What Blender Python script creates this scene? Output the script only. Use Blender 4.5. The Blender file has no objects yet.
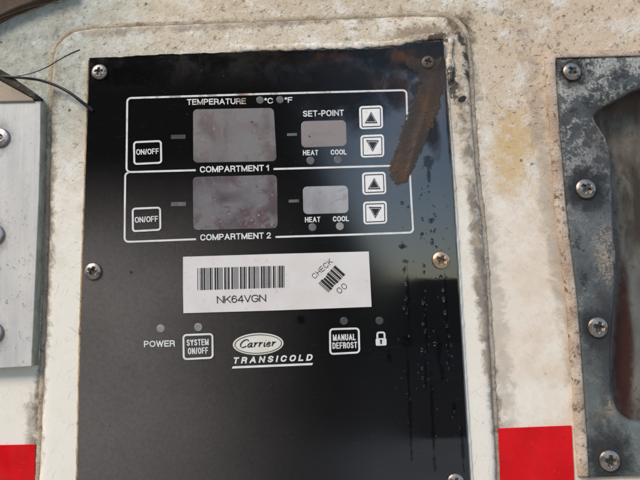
import bpy, bmesh, math, random
from mathutils import Vector, Matrix, noise as mnoise
random.seed(7)
S = bpy.context.scene
COL = S.collection
R = math.radians

# ------------------------------------------------------------------ camera, sky, sun, exposure
CAM_Z, DIST, FPX = 1.50, 0.33, 600.0
PITCH, YAW, ROLL = R(6.1637), R(0.5714), R(1.4232)
MC = (Matrix.Rotation(YAW, 3, 'Z') @ Matrix.Rotation(PITCH, 3, 'X') @ Matrix.Rotation(ROLL, 3, 'Y'))
cam = bpy.data.objects.new('camera', bpy.data.cameras.new('camera')); COL.objects.link(cam)
cam.data.sensor_width = 36; cam.data.lens = FPX / 640 * 36
cam.data.clip_start = 0.01; cam.data.clip_end = 2000
cam.matrix_world = Matrix.Translation((0, -DIST, CAM_Z)) @ (MC @ Matrix.Rotation(R(90), 3, 'X')).to_4x4()
S.camera = cam

SUN_TO = Vector((-0.60, -0.62, 0.66)).normalized()
world = bpy.data.worlds.new('World'); S.world = world; world.use_nodes = True
wn = world.node_tree; bg = wn.nodes['Background']
sky = wn.nodes.new('ShaderNodeTexSky'); sky.sky_type = 'NISHITA'; sky.sun_disc = False
sky.sun_elevation = math.asin(SUN_TO.z); sky.sun_rotation = math.atan2(SUN_TO.x, SUN_TO.y)
sky.air_density = 1.0; sky.dust_density = 1.2; sky.ozone_density = 1.0
wn.links.new(sky.outputs[0], bg.inputs[0]); bg.inputs[1].default_value = 0.15
sl = bpy.data.lights.new('sun', 'SUN'); sl.energy = 1.5; sl.angle = R(24); sl.color = (1.0, 0.91, 0.78)
so = bpy.data.objects.new('sun', sl); COL.objects.link(so); so.location = (-3, -4, 6)
so.rotation_euler = SUN_TO.to_track_quat('Z', 'Y').to_euler()
S.view_settings.view_transform = 'Standard'; S.view_settings.look = 'None'
S.view_settings.exposure = 0.86; S.view_settings.gamma = 1.0

# ------------------------------------------------------------------ helpers: places on the wall
def W(px, py, h=0.0):
    """point at height h in front of the wall plane"""
    v = MC @ Vector(((px - 320) / FPX, 1.0, -(py - 240) / FPX))
    t = (DIST - h) / v.y
    return Vector((v.x * t, -h, CAM_Z + v.z * t))
U = DIST / FPX      # one photo pixel on the wall, metres

def empty(name, loc, label=None, cat=None, group=None):
    o = bpy.data.objects.new(name, None); COL.objects.link(o); o.location = loc
    o.empty_display_size = 0.01
    return tag(o, label, cat, group)
def tag(o, label=None, cat=None, group=None, kind=None):
    for k, v in (('label', label), ('category', cat), ('group', group), ('kind', kind)):
        if v: o[k] = v
    return o
def root_of(o):
    v = Vector((0, 0, 0))
    while o: v += o.location; o = o.parent
    return v
def link(name, bm, mat, parent=None, loc=None, smooth=False, recalc=True):
    """bm in world coordinates -> one mesh object under parent"""
    if recalc: bmesh.ops.recalc_face_normals(bm, faces=bm.faces[:])
    org = root_of(parent) if parent else Vector((0, 0, 0))
    if loc is not None: org = Vector(loc)
    bmesh.ops.translate(bm, verts=bm.verts[:], vec=-org)
    me = bpy.data.meshes.new(name); bm.to_mesh(me); bm.free()
    if smooth:
        for p in me.polygons: p.use_smooth = True
    me.materials.append(mat)
    o = bpy.data.objects.new(name, me); COL.objects.link(o)
    if parent:
        o.parent = parent
        o.location = org - root_of(parent)
    else: o.location = org
    return o
def rrect(c, r, n=6):
    """rounded quad through four px corners TL TR BR BL"""
    out = []
    for i in range(4):
        p, a, b = Vector(c[i]), Vector(c[i - 1]), Vector(c[(i + 1) % 4])
        da, db = (a - p).normalized(), (b - p).normalized()
        for k in range(n + 1):
            t = k / n
            q0, q2 = p + da * r, p + db * r
            w = 0.5857
            # circular-ish rational quad curve
            den = (1 - t) ** 2 + 2 * t * (1 - t) * .7071 + t * t
            out.append((q0 * (1 - t) ** 2 + p * 2 * t * (1 - t) * .7071 + q2 * t * t) / den)
    return out
def sheet_bm(pts, h, bm=None):
    bm = bm or bmesh.new()
    vs = [bm.verts.new(W(p[0], p[1], h)) for p in pts]
    f = bm.faces.new(vs)
    f.normal_update()
    if f.normal.y > 0: f.normal_flip()
    return bm
def ring_bm(outer, inner, h, bm=None):
    bm = bm or bmesh.new()
    a = [bm.verts.new(W(p[0], p[1], h)) for p in outer]; b = [bm.verts.new(W(p[0], p[1], h)) for p in inner]
    n = len(a)
    for i in range(n):
        f = bm.faces.new((a[i], a[(i + 1) % n], b[(i + 1) % n], b[i])); f.normal_update()
        if f.normal.y > 0: f.normal_flip()
    return bm
def offset(pts, d, closed=True):
    """offset px polyline; positive d moves to the right of travel (image axes)"""
    n = len(pts); out = []
    P = [Vector(p) for p in pts]
    for i in range(n):
        if closed: a, b = P[i - 1], P[(i + 1) % n]
        else: a, b = P[max(i - 1, 0)], P[min(i + 1, n - 1)]
        p = P[i]
        d1 = (p - a); d2 = (b - p)
        d1 = d1.normalized() if d1.length > 1e-6 else d2.normalized()
        d2 = d2.normalized() if d2.length > 1e-6 else d1
        n1 = Vector((-d1.y, d1.x)); n2 = Vector((-d2.y, d2.x))
        m = (n1 + n2).normalized(); c = max(m.dot(n1), .35)
        out.append(p + m * d / c)
    return out
def stroke_bm(pts, w, h, closed=False, bm=None):
    a = offset(pts, w / 2, closed); b = offset(pts, -w / 2, closed)
    bm = bm or bmesh.new()
    A = [bm.verts.new(W(p[0], p[1], h)) for p in a]; B = [bm.verts.new(W(p[0], p[1], h)) for p in b]
    n = len(A)
    for i in range(n if closed else n - 1):
        j = (i + 1) % n
        f = bm.faces.new((A[i], A[j], B[j], B[i])); f.normal_update()
        if f.normal.y > 0: f.normal_flip()
    return bm
def slab_bm(pts, h0, h1, bev=0.0, seg=2, bm=None):
    """prism whose FRONT outline is seen at pts"""
    bm = bm or bmesh.new()
    F = [W(p[0], p[1], h1) for p in pts]
    a = [bm.verts.new(v) for v in F]; b = [bm.verts.new((v.x, -h0, v.z)) for v in F]
    n = len(a)
    ff = bm.faces.new(a); bm.faces.new(b[::-1])
    for i in range(n): bm.faces.new((a[i], b[i], b[(i + 1) % n], a[(i + 1) % n]))
    bmesh.ops.recalc_face_normals(bm, faces=bm.faces[:])
    if bev:
        es = [e for e in ff.edges]
        bmesh.ops.bevel(bm, geom=es, offset=bev, segments=seg, affect='EDGES', profile=.5, clamp_overlap=True)
    return bm
def catmull(pts, step, closed=False):
    P = [Vector(p) for p in pts]; n = len(P); out = []
    rng = range(n) if closed else range(n - 1)
    for i in rng:
        p1, p2 = P[i], P[(i + 1) % n]
        p0 = P[i - 1] if (closed or i > 0) else p1 * 2 - p2
        p3 = P[(i + 2) % n] if (closed or i + 2 < n) else p2 * 2 - p1
        k = max(1, int((p2 - p1).length / step))
        for j in range(k):
            t = j / k
            out.append(.5 * ((2 * p1) + (p2 - p0) * t + (2 * p0 - 5 * p1 + 4 * p2 - p3) * t * t + (3 * p1 - p0 - 3 * p2 + p3) * t ** 3))
    if not closed: out.append(P[-1])
    return out
def tube_bm(pts, rad, seg=10, closed=False, bm=None, flat=1.0):
    """tube through world points; rad(i, n) radius; flat squeezes it along Y"""
    bm = bm or bmesh.new(); n = len(pts); rings = []
    for i, p in enumerate(pts):
        a = pts[i - 1] if (closed or i) else p
        b = pts[(i + 1) % n] if (closed or i < n - 1) else p
        t = (b - a).normalized()
        s = t.cross(Vector((0, 1, 0))).normalized(); u = s.cross(t).normalized()
        r = rad(i, n) if callable(rad) else rad
        rings.append([bm.verts.new(p + s * r * math.cos(q) + u * r * flat * math.sin(q)) for q in [2 * math.pi * k / seg for k in range(seg)]])
    for i in range(n if closed else n - 1):
        A, B = rings[i], rings[(i + 1) % n]
        for k in range(seg): bm.faces.new((A[k], A[(k + 1) % seg], B[(k + 1) % seg], B[k]))
    if not closed: bm.faces.new(rings[0]); bm.faces.new(rings[-1][::-1])
    return bm
def nz(x, y, z=0.0, s=1.0): return mnoise.noise(Vector((x * s, y * s, z)))

def _arc(cx, cy, rx, ry, a0, a1, n=10):
    return [(cx + rx * math.cos(R(a0 + (a1 - a0) * k / n)), cy + ry * math.sin(R(a0 + (a1 - a0) * k / n))) for k in range(n + 1)]
# grotesque capitals as centre lines in a unit box: width, strokes (closed when first == last)
GLYPH = {
 'A': (.74, [[(0, 0), (.5, 1)], [(.5, 1), (1, 0)], [(.2, .32), (.8, .32)]]),
 'C': (.70, [_arc(.5, .66, .5, .34, 18, 180, 8) + _arc(.5, .34, .5, .34, 180, 342, 8)]),
 'D': (.68, [[(0, 0), (0, 1), (.45, 1)] + _arc(.45, .62, .55, .38, 80, 0, 5) + _arc(.45, .38, .55, .38, 0, -80, 5) + [(.45, 0), (0, 0)]]),
 'E': (.58, [[(1, 0), (0, 0), (0, 1), (1, 1)], [(0, .52), (.9, .52)]]),
 'F': (.56, [[(0, 0), (0, 1), (1, 1)], [(0, .5), (.88, .5)]]),
 'G': (.72, [_arc(.5, .66, .5, .34, 20, 180, 8) + _arc(.5, .34, .5, .34, 180, 350, 8) + [(1, .30)], [(1.0, .44), (.58, .44)]]),
 'H': (.66, [[(0, 0), (0, 1)], [(1, 0), (1, 1)], [(0, .52), (1, .52)]]),
 'I': (.02, [[(.5, 0), (.5, 1)]]),
 'K': (.66, [[(0, 0), (0, 1)], [(.05, .34), (.96, 1)], [(.36, .58), (1, 0)]]),
 'L': (.54, [[(0, 1), (0, 0), (1, 0)]]),
 'M': (.84, [[(0, 0), (0, 1)], [(1, 0), (1, 1)], [(.02, .96), (.5, .04)], [(.5, .04), (.98, .96)]]),
 'N': (.68, [[(0, 0), (0, 1)], [(1, 0), (1, 1)], [(.02, .97), (.98, .03)]]),
 'O': (.74, [_arc(.5, .64, .5, .36, 0, 180, 10) + _arc(.5, .36, .5, .36, 180, 360, 10)[0:] + [(1, .64)]]),
 'P': (.60, [[(0, 0), (0, 1)], [(.1, 1), (.5, 1)] + _arc(.55, .73, .45, .27, 85, -85, 8) + [(.5, .46), (.1, .46)]]),
 'R': (.64, [[(0, 0), (0, 1)], [(.1, 1), (.5, 1)] + _arc(.55, .74, .43, .26, 85, -85, 8) + [(.5, .48), (.1, .48)], [(.55, .48), (.92, .38), (.98, 0)]]),
 'S': (.62, [_arc(.5, .75, .48, .25, 20, 200, 8) + [(.3, .56), (.7, .45)] + _arc(.5, .26, .5, .26, 20, -160, 8)]),
 'T': (.60, [[(0, 1), (1, 1)], [(.5, 0), (.5, 1)]]),
 'U': (.66, [[(0, 1), (0, .4)] + _arc(.5, .36, .5, .36, 180, 360, 10) + [(1, 1)]]),
 'V': (.68, [[(0, 1), (.5, 0)], [(.5, 0), (1, 1)]]),
 'W': (1.0, [[(0, 1), (.25, 0)], [(.25, 0), (.5, .96)], [(.5, .96), (.75, 0)], [(.75, 0), (1, 1)]]),
 'Y': (.68, [[(0, 1), (.5, .45)], [(1, 1), (.5, .45)], [(.5, .48), (.5, 0)]]),
 '/': (.24, [[(0, -.02), (1, 1.02)]]), '-': (.28, [[(0, .38), (1, .38)]]),
 '\u00b0': (.22, [_arc(.5, .84, .55, .17, 0, 360, 12)]),
 '0': (.52, [_arc(.5, .64, .5, .36, 0, 180, 10) + _arc(.5, .36, .5, .36, 180, 360, 10) + [(1, .64)]]),
 '1': (.22, [[(.8, 0), (.8, 1)], [(.7, .90), (-.4, .74)]]),
 '2': (.54, [_arc(.5, .72, .48, .28, 170, -10, 8) + [(.8, .5), (.1, .12), (.02, 0), (1, 0)]]),
 '4': (.58, [[(.76, 0), (.76, 1)], [(.70, .96), (0, .28)], [(0, .26), (1, .26)]]),
 '6': (.54, [_arc(.52, .66, .48, .34, 30, 180, 7) + _arc(.5, .31, .5, .31, 180, 520, 14)]),
}
def text_bm(word, p0, p1, cap, h, bold=.19, shear=0.0, bm=None, gap=None):
    """word whose baseline runs from px p0 to px p1, capitals cap px tall, stroke = bold * cap"""
    p0, p1 = Vector(p0), Vector(p1); ax = p1 - p0; L = ax.length; ax.normalize(); up = Vector((ax.y, -ax.x))
    t = bold * cap; gap = (t * .55 if gap is None else gap)
    adv = [(.26 if c == ' ' else GLYPH[c][0]) for c in word]
    k = (L - sum(0 if c == ' ' else t for c in word) - gap * (len(word) - 1)) / sum(adv)   # px per width unit
    bm = bm or bmesh.new(); x = 0; lift = 0
    for c, w in zip(word, adv):
        if c != ' ':
            for st in GLYPH[c][1]:
                pts = []
                for (u, v) in st:
                    gx = x + t / 2 + u * w * k; gy = t / 2 + v * (cap - t)
                    pts.append(p0 + ax * (gx + shear * gy) + up * gy)
                closed = (pts[0] - pts[-1]).length < 1e-4
                if closed: pts = pts[:-1]
                else:
                    pts[0] = pts[0] + (pts[0] - pts[1]).normalized() * t * .48
                    pts[-1] = pts[-1] + (pts[-1] - pts[-2]).normalized() * t * .48
                stroke_bm(pts, t, h + lift, closed, bm); lift += .000003
            x += w * k + t + gap
        else: x += w * k + gap
    return bm

# ------------------------------------------------------------------ helpers: node materials
class V:
    def __init__(s, nt, k): s.nt, s.k = nt, k
    def m(s, op, *a):
        n = s.nt.nodes.new('ShaderNodeMath'); n.operation = op
        for i, x in enumerate((s,) + a):
            if isinstance(x, V): s.nt.links.new(x.k, n.inputs[i])
            else: n.inputs[i].default_value = x
        return V(s.nt, n.outputs[0])
    def __add__(s, o): return s.m('ADD', o)
    __radd__ = __add__
    def __sub__(s, o): return s.m('SUBTRACT', o)
    def __rsub__(s, o): return (s * -1.0) + o
    def __mul__(s, o): return s.m('MULTIPLY', o)
    __rmul__ = __mul__
    def __truediv__(s, o): return s.m('DIVIDE', o)
    def sm(s, a, b, lo=0.0, hi=1.0):
        n = s.nt.nodes.new('ShaderNodeMapRange'); n.interpolation_type = 'SMOOTHSTEP'
        s.nt.links.new(s.k, n.inputs[0])
        if a > b: a, b, lo, hi = b, a, hi, lo
        for i, x in enumerate((a, b, lo, hi)): n.inputs[i + 1].default_value = x
        return V(s.nt, n.outputs[0])
    def clamp(s): return s.m('MAXIMUM', 0.0).m('MINIMUM', 1.0)
class Mat:
    def __init__(s, name, obj_coords=False):
        s.mat = bpy.data.materials.new(name); s.mat.use_nodes = True; s.nt = s.mat.node_tree
        s.b = s.nt.nodes['Principled BSDF']
        if obj_coords:
            s.vec = s.nt.nodes.new('ShaderNodeTexCoord').outputs['Object']
        else:
            s.vec = s.nt.nodes.new('ShaderNodeNewGeometry').outputs['Position']
        sp = s.nt.nodes.new('ShaderNodeSeparateXYZ'); s.nt.links.new(s.vec, sp.inputs[0])
        s.X, s.Y, s.Z = (V(s.nt, sp.outputs[i]) for i in range(3))
        s.rnd = None
    def random(s):
        n = s.nt.nodes.new('ShaderNodeObjectInfo'); return V(s.nt, n.outputs['Random'])
    def mapped(s, scale=(1, 1, 1), rot=0.0, loc=(0, 0, 0)):
        v = s.vec
        for kw in ((('Rotation', (0, rot, 0)),) if rot else ()) + (('Scale', scale),):
            n = s.nt.nodes.new('ShaderNodeMapping'); s.nt.links.new(v, n.inputs[0])
            n.inputs[kw[0]].default_value = kw[1]; v = n.outputs[0]
        n.inputs['Location'].default_value = loc
        return v
    def noise(s, scale, detail=4, rough=.55, dist=0.0, vec=None, w=None):
        n = s.nt.nodes.new('ShaderNodeTexNoise')
        if w is not None: n.noise_dimensions = '4D'; n.inputs['W'].default_value = w
        s.nt.links.new(vec or s.vec, n.inputs['Vector'])
        n.inputs['Scale'].default_value = scale; n.inputs['Detail'].default_value = detail
        n.inputs['Roughness'].default_value = rough; n.inputs['Distortion'].default_value = dist
        return V(s.nt, n.outputs[0])
    def voro(s, scale, vec=None, rnd=1.0, feature='F1'):
        n = s.nt.nodes.new('ShaderNodeTexVoronoi'); n.feature = feature
        s.nt.links.new(vec or s.vec, n.inputs['Vector']); n.inputs['Scale'].default_value = scale
        n.inputs['Randomness'].default_value = rnd
        return V(s.nt, n.outputs['Distance']), n.outputs['Color']
    def blob(s, px, py, rx, ry=None, rot=0.0, warp=None, soft=.5, h=0.0):
        """1 inside an ellipse on the wall, px units, 0 outside"""
        ry = ry or rx; c = W(px, py, h)
        dx = (s.X - c.x) * (1 / U); dz = (s.Z - c.z) * (1 / U)
        if rot:
            ca, sa = math.cos(rot), math.sin(rot)
            dx, dz = dx * ca + dz * sa, dz * ca - dx * sa
        d = ((dx * (1 / rx)).m('POWER', 2.0) + (dz * (1 / ry)).m('POWER', 2.0)).m('SQRT')
        if warp is not None: d = d + warp
        return d.sm(1 + soft, 1 - soft)
    def mix(s, f, a, b):
        n = s.nt.nodes.new('ShaderNodeMix'); n.data_type = 'RGBA'
        for key, x in ((0, f), (6, a), (7, b)):
            if isinstance(x, V): s.nt.links.new(x.k, n.inputs[key])
            elif isinstance(x, tuple): n.inputs[key].default_value = (x + (1,))[:4]
            elif isinstance(x, (int, float)): n.inputs[key].default_value = x
            else: s.nt.links.new(x, n.inputs[key])
        return n.outputs[2]
    def set(s, key, x):
        i = s.b.inputs[key]
        if isinstance(x, V): s.nt.links.new(x.k, i)
        elif isinstance(x, tuple): i.default_value = (x + (1,))[:4]
        elif isinstance(x, (int, float)): i.default_value = x
        else: s.nt.links.new(x, i)
    def bump(s, hgt, dist=0.001, strength=1.0):
        n = s.nt.nodes.new('ShaderNodeBump'); n.inputs['Distance'].default_value = dist
        n.inputs['Strength'].default_value = strength
        s.nt.links.new(hgt.k, n.inputs['Height']); s.nt.links.new(n.outputs[0], s.b.inputs['Normal'])
    def done(s, col, rough=.6, metal=0.0, spec=.5):
        s.set('Base Color', col); s.set('Roughness', rough); s.set('Metallic', metal); s.set('Specular IOR Level', spec)
        return s.mat

def dirty_white(name, base, dirt_amt, pads=False):
    m = Mat(name)
    n1 = m.noise(22, 5, .6); n2 = m.noise(95, 6, .65, .4); n3 = m.noise(420, 4, .6)
    n4 = m.noise(55, 5, .62, 1.5)
    upper = m.Z.sm(W(320, 330).z, W(320, 50).z)               # more weathering high up
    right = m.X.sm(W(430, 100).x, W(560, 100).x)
    n5 = m.noise(230, 6, .7, .5, w=1.0); n6 = m.noise(34, 5, .6, .8, w=6.0)
    # film of tan road dirt, patchy and grainy
    f1 = m.noise(26, 12, .74, .3, w=3.0); f2 = m.noise(70, 10, .78, .2, w=9.0); gr = m.noise(900, 3, .7)
    tan = (f1 * .55 + f2 * .55 + upper * .16 + right * .03 - .575).sm(-.03, .16) * (upper * .52 + .26) * dirt_amt
    col = m.mix(tan.clamp(), base, (.54, .41, .25))
    col = m.mix(((n1 * .5 + f2 * .6 - .38).sm(0, .3) * right * .85).clamp(), col, (.66, .50, .355))  # patchy warm tan tint, stronger towards the right
    f3 = m.noise(240, 9, .76, .5, w=21.0)
    dk = (f3 * .75 + f1 * .2 + upper * .05 - .545).sm(0, .09) * (upper * .8 + .2)
    col = m.mix((dk * .85 * dirt_amt).clamp(), col, (.13, .08, .04))
    wh = (m.noise(48, 9, .7, .2, w=14.0) * .7 + gr * .2 + upper * .04 - .49).sm(0, .10) * .8
    col = m.mix(wh * (1 - right * .25), col, (.80, .77, .70))
    # greenish chalky zone at the top left
    chalk = m.blob(20, 40, 110, 120, warp=(n1 - .5) * .8, soft=.5) * .8
    col = m.mix(chalk, col, m.mix(n5.sm(.35, .65), (.33, .34, .275), (.50, .53, .455)))
    # yellowed patch right of the panel
    yel = m.blob(512, 150, 18, 40, rot=-.2, warp=(n2 - .5) * 2.0 + (n5 - .5) * 1.8, soft=.5) * .75
    col = m.mix(yel, col, (.58, .38, .15))
    # bright worn spots
    fl = (m.noise(120, 5, .55, .3, vec=m.mapped(loc=(3.1, 0, 1.7))) - .57).sm(0, .11) * (upper * .75 + .15)
    col = m.mix(fl * .5, col, (.74, .71, .64))
    # brown fibrous speckle
    ch = m.noise(270, 5, .7, .7, vec=m.mapped((1, 1, 2.0), rot=.6)); ch2 = m.noise(430, 4, .65, .5, vec=m.mapped((1, 1, 1.7), rot=-.5))
    sp = (ch - .60).sm(0, .10) * (upper * .8 + .16) * (n4.sm(.35, .6) * .7 + .3)
    col = m.mix((sp * dirt_amt).clamp(), col, (.22, .145, .075))
    sp2 = (ch2 - .635).sm(0, .05) * (upper * .75 + .14)
    col = m.mix((sp2 * .9).clamp(), col, (.085, .062, .04))
    # long fine scratches
    for (sx, rot, ww) in ((70, .55, 3.0), (55, -.75, 8.0), (90, 1.2, 11.0)):
        ln = (m.noise(sx, 2, .5, .15, vec=m.mapped((1, 1, 16), rot=rot, loc=(ww, 0, ww))) - .69).sm(0, .02) * .28
        col = m.mix(ln, col, (.30, .22, .13))
    # isolated dark pits
    d, c = m.voro(110); pit = d.sm(.13, .05) * n2.sm(.50, .60) * (upper * .8 + .2)
    col = m.mix(pit, col, (.05, .04, .03))
    gk = (m.noise(120, 8, .75, .5, w=31.0) - .5) * 5
    for (x, y, rx, ry, ro, al) in ((482, 300, 6, 230, .058, .75), (497, 330, 9, 170, .058, .35), (46, 300, 6, 240, -.028, .75), (262, 25, 200, 5, .03, .6), (470, 60, 7, 50, .05, .7), (456, 22, 16, 9, 0, .9), (560, 260, 10, 210, .085, .4), (32, 420, 6, 26, 0, .6)):
        col = m.mix(m.blob(x, y, rx, ry, rot=ro, warp=gk, soft=.6) * al, col, m.mix(n2.sm(.42, .6), (.10, .065, .038), (.27, .19, .115)))
    if pads:   # tar smudges at the right upper corner of the pad
        k = m.noise(420, 5, .7, .6)
        for (x, y, rx, ry, ro) in ((451, 84, 4.5, 17, .06), (459, 40, 3, 9, .4), (465, 58, 3, 8, .5), (466, 76, 2.5, 8, .4), (428, 11, 8, 4, 0)):
            col = m.mix(m.blob(x, y, rx, ry, rot=ro, warp=(k - .5) * 4.2, soft=.25) * .9, col, (.03, .025, .02))
        for (x, y, rx, ry, ro) in ((461, 101, 5.2, 3, .55),):
            col = m.mix(m.blob(x, y, rx, ry, rot=ro, warp=(k - .5) * .9, soft=.2), col, (.02, .016, .012))
        rs = m.blob(418, 36, 30, 7, rot=.1, warp=(k - .5) * 3.5, soft=.5) * .6
        col = m.mix(rs, col, (.16, .09, .04))
        col = m.mix(m.blob(436, 40, 12, 4, rot=.2, warp=(k - .5) * 3.5, soft=.4) * .9, col, (.05, .028, .015))
    hgt = n2 * .3 + n3 * .3 + f2 * .9 + gr * .12 - sp * .35 - pit * .8 + fl * .25
    m.bump(hgt * (upper * .75 + .22), .0012, .9)
    return m.done(col, n2.sm(.3, .7, .5, .75), 0, .35)

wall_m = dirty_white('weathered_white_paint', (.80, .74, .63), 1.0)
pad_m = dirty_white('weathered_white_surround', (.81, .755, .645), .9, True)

def sealant(name, a, b, dark, amt, dots=1):
    m = Mat(name)
    n1 = m.noise(60, 5, .6); n2 = m.noise(300, 5, .65); n3 = m.noise(900, 3, .6)
    col = m.mix(n1.sm(.35, .65), a, b)
    col = m.mix((n2 - .56).sm(0, .1) * amt, col, dark)
    d, _ = m.voro(230); col = m.mix(d.sm(.16, .05) * n1.sm(.45, .6) * .9 * float(dots), col, (.03, .025, .02))
    n5 = m.noise(130, 6, .7, .6, w=3.0)
    col = m.mix((n5 - .56).sm(0, .06) * amt, col, tuple(x * .8 for x in dark))
    m.bump(n2 * .8 + n3 * .4 + n1 * .6, .0012, 1.0)
    return m.done(col, .75, 0, .3)
bead_m = sealant('dirty_sealant', (.50, .42, .31), (.36, .28, .19), (.13, .09, .055), .55, 0)
bead2_m = sealant('tan_sealant', (.52, .40, .26), (.38, .26, .14), (.14, .09, .05), .6)
strip_m = sealant('pinkish_sealant', (.38, .275, .195), (.56, .45, .35), (.16, .10, .06), .85, 0)

# black faceplate with dust, grime, stains, run marks
def plate_mat():
    m = Mat('black_enamel')
    n1 = m.noise(14, 4, .55); n2 = m.noise(70, 6, .65, .3); n3 = m.noise(500, 4, .6)
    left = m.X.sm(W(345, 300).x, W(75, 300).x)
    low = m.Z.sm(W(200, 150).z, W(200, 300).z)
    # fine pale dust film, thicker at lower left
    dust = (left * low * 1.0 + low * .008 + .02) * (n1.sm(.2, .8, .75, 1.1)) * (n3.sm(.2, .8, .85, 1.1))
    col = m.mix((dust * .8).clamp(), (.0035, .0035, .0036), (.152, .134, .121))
    # rusty grime along the top edge
    top = m.Z.sm(W(250, 98).z, W(250, 52).z)
    g = (n2 * .7 + n1 * .3 - .44).sm(0, .2) * top
    col = m.mix((g * .55).clamp(), col, (.030, .026, .021))
    wr = (n2 - .5) * 2.4
    for (x, y, rx, ry, ro, a) in ((408, 60, 34, 9, -.12, .95), (434, 66, 12, 12, 0, .9), (380, 87, 8, 9, .2, .7), (396, 98, 5, 4, 0, .5),
                                  (392, 80, 26, 14, 0, .3), (417, 118, 24, 72, -.29, .75), (424, 92, 24, 36, .3, .6), (330, 60, 60, 7, 0, .3), (439, 225, 9, 40, .05, .22)):
        col = m.mix(m.blob(x, y, rx, ry, rot=ro, warp=wr, soft=.45) * a, col, m.mix(n2.sm(.4, .62), (.014, .011, .009), (.070, .029, .011)))
    # wet black blots
    wet = None
    k2 = (m.noise(240, 6, .7, .4) - .5) * 3.0
    for (x, y, rx, ry) in ((374, 63, 16, 11), (410, 79, 5, 6), (413, 93, 4, 8), (426, 165, 6, 7), (427, 177, 2, 7), (301, 320, 4, 4.5), (406, 341, 4.5, 6), (407, 300, 1.4, 34), (408, 400, 1.6, 50),
                           (424, 372, 1.6, 18), (424, 320, 1.2, 30), (431, 420, 1.8, 45), (437, 350, 2.5, 14), (388, 356, 2, 6), (440, 372, 2.5, 10), (452, 405, 3, 6), (460, 440, 1.6, 28), (445, 320, 1.3, 40),
                           (350, 50, 60, 8), (130, 80, 22, 10), (405, 70, 7, 4), (418, 88, 4, 3), (430, 222, 2.2, 3), (401, 247, 3.5, 2), (404, 262, 3, 1.8)):
        b = m.blob(x, y, rx, ry, warp=k2, soft=.3)
        wet = b if wet is None else wet.m('MAXIMUM', b)
    col = m.mix(wet * .85, col, (.004, .004, .004))
    sc = (m.noise(120, 2, .5, .2, vec=m.mapped((1, 1, 14), rot=.10)) - .68).sm(0, .03) * .02
    col = m.mix(sc, col, (.30, .29, .27))
    # tiny pale specks of dust and dark scuffs
    d, _ = m.voro(260); col = m.mix(d.sm(.10, .03) * n2.sm(.5, .62) * .35, col, (.22, .19, .16))
    d2, _ = m.voro(140); col = m.mix(d2.sm(.13, .05) * n2.sm(.48, .6) * low * .35, col, (.012, .011, .010))
    rough = (dust * .35 + m.X.sm(W(425, 200).x, W(370, 200).x) * .09 + .012 + g * .35 + n2 * .008).m('MAXIMUM', .012)
    m.bump(n1 * .5 + n2 * .25 + n3 * .05, .00010, .25)
    matte = (g * .9).m('MAXIMUM', wet * .7)
    for (x, y, rx, ry, ro) in ((420, 62, 60, 22, 0), (300, 55, 140, 18, 0), (340, 90, 60, 40, 0), (396, 92, 16, 22, 0), (426, 120, 9, 40, .2), (446, 110, 3, 60, 0)):
        matte = matte.m('MAXIMUM', m.blob(x, y, rx, ry, rot=ro, warp=wr * .6, soft=.5) * .85)
    return m.done(col, rough, 0, ((1 - matte) * (m.X.sm(W(270, 200).x, W(425, 200).x) * 1.15 + .2)).clamp())
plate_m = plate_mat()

def simple(name, col, rough=.5, metal=0.0, spec=.5, var=.12, scale=180, dirt=None, dirt_amt=.4, bump=0.0, obj=False, dist=.0004):
    m = Mat(name, obj); n1 = m.noise(scale, 5, .6); n2 = m.noise(scale * 4, 3, .6)
    dk = tuple(c * (1 - var * 2) for c in col)
    c = m.mix(n1.sm(.3, .7), dk, col)
    if dirt: c = m.mix((n1 * .6 + n2 * .5 - .58).sm(0, .12) * dirt_amt, c, dirt)
    if bump: m.bump(n1 * .6 + n2 * .4, dist, bump)
    return m.done(c, n1.sm(.3, .7, rough * .85, min(1, rough * 1.15)), metal, spec)
def ink_mat():
    m = Mat('white_ink'); n1 = m.noise(120, 5, .65); n2 = m.noise(600, 3, .6)
    top = m.Z.sm(W(250, 150).z, W(250, 92).z)
    c = m.mix(n1.sm(.3, .7), (.60, .585, .55), (.74, .73, .70))
    c = m.mix(((n1 - .50).sm(0, .12) * top * .75).clamp(), c, (.26, .17, .09))
    c = m.mix((n2 - .62).sm(0, .06) * .25, c, (.3, .28, .26))
    st = m.blob(244, 101, 7, 6, warp=(n1 - .5) * 2, soft=.4) * .7
    c = m.mix(st, c, (.20, .09, .03))
    return m.done(c, .45, 0, .4)
ink_m = ink_mat()
black_ink = simple('black_ink', (.014, .013, .013), .5)
grey_ink = simple('grey_ink', (.13, .13, .125), .5, var=.2)
fade_ink = simple('faded_ink', (.17, .17, .165), .5, var=.2)
dim_ink = simple('dim_smoked_lens', (.055, .055, .056), .35)
lens_m = simple('grey_lens', (.30, .28, .27), .35, var=.15)
lens2_m = simple('smoky_lens', (.13, .13, .13), .35, var=.15)
btn_white = simple('ivory_key', (.82, .80, .76), .45, var=.03, dirt=(.35, .25, .15), dirt_amt=.25)
emblem_m = simple('cream_oval', (.74, .70, .60), .4, var=.06, scale=90, dirt=(.55, .40, .2), dirt_amt=.3)

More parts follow.
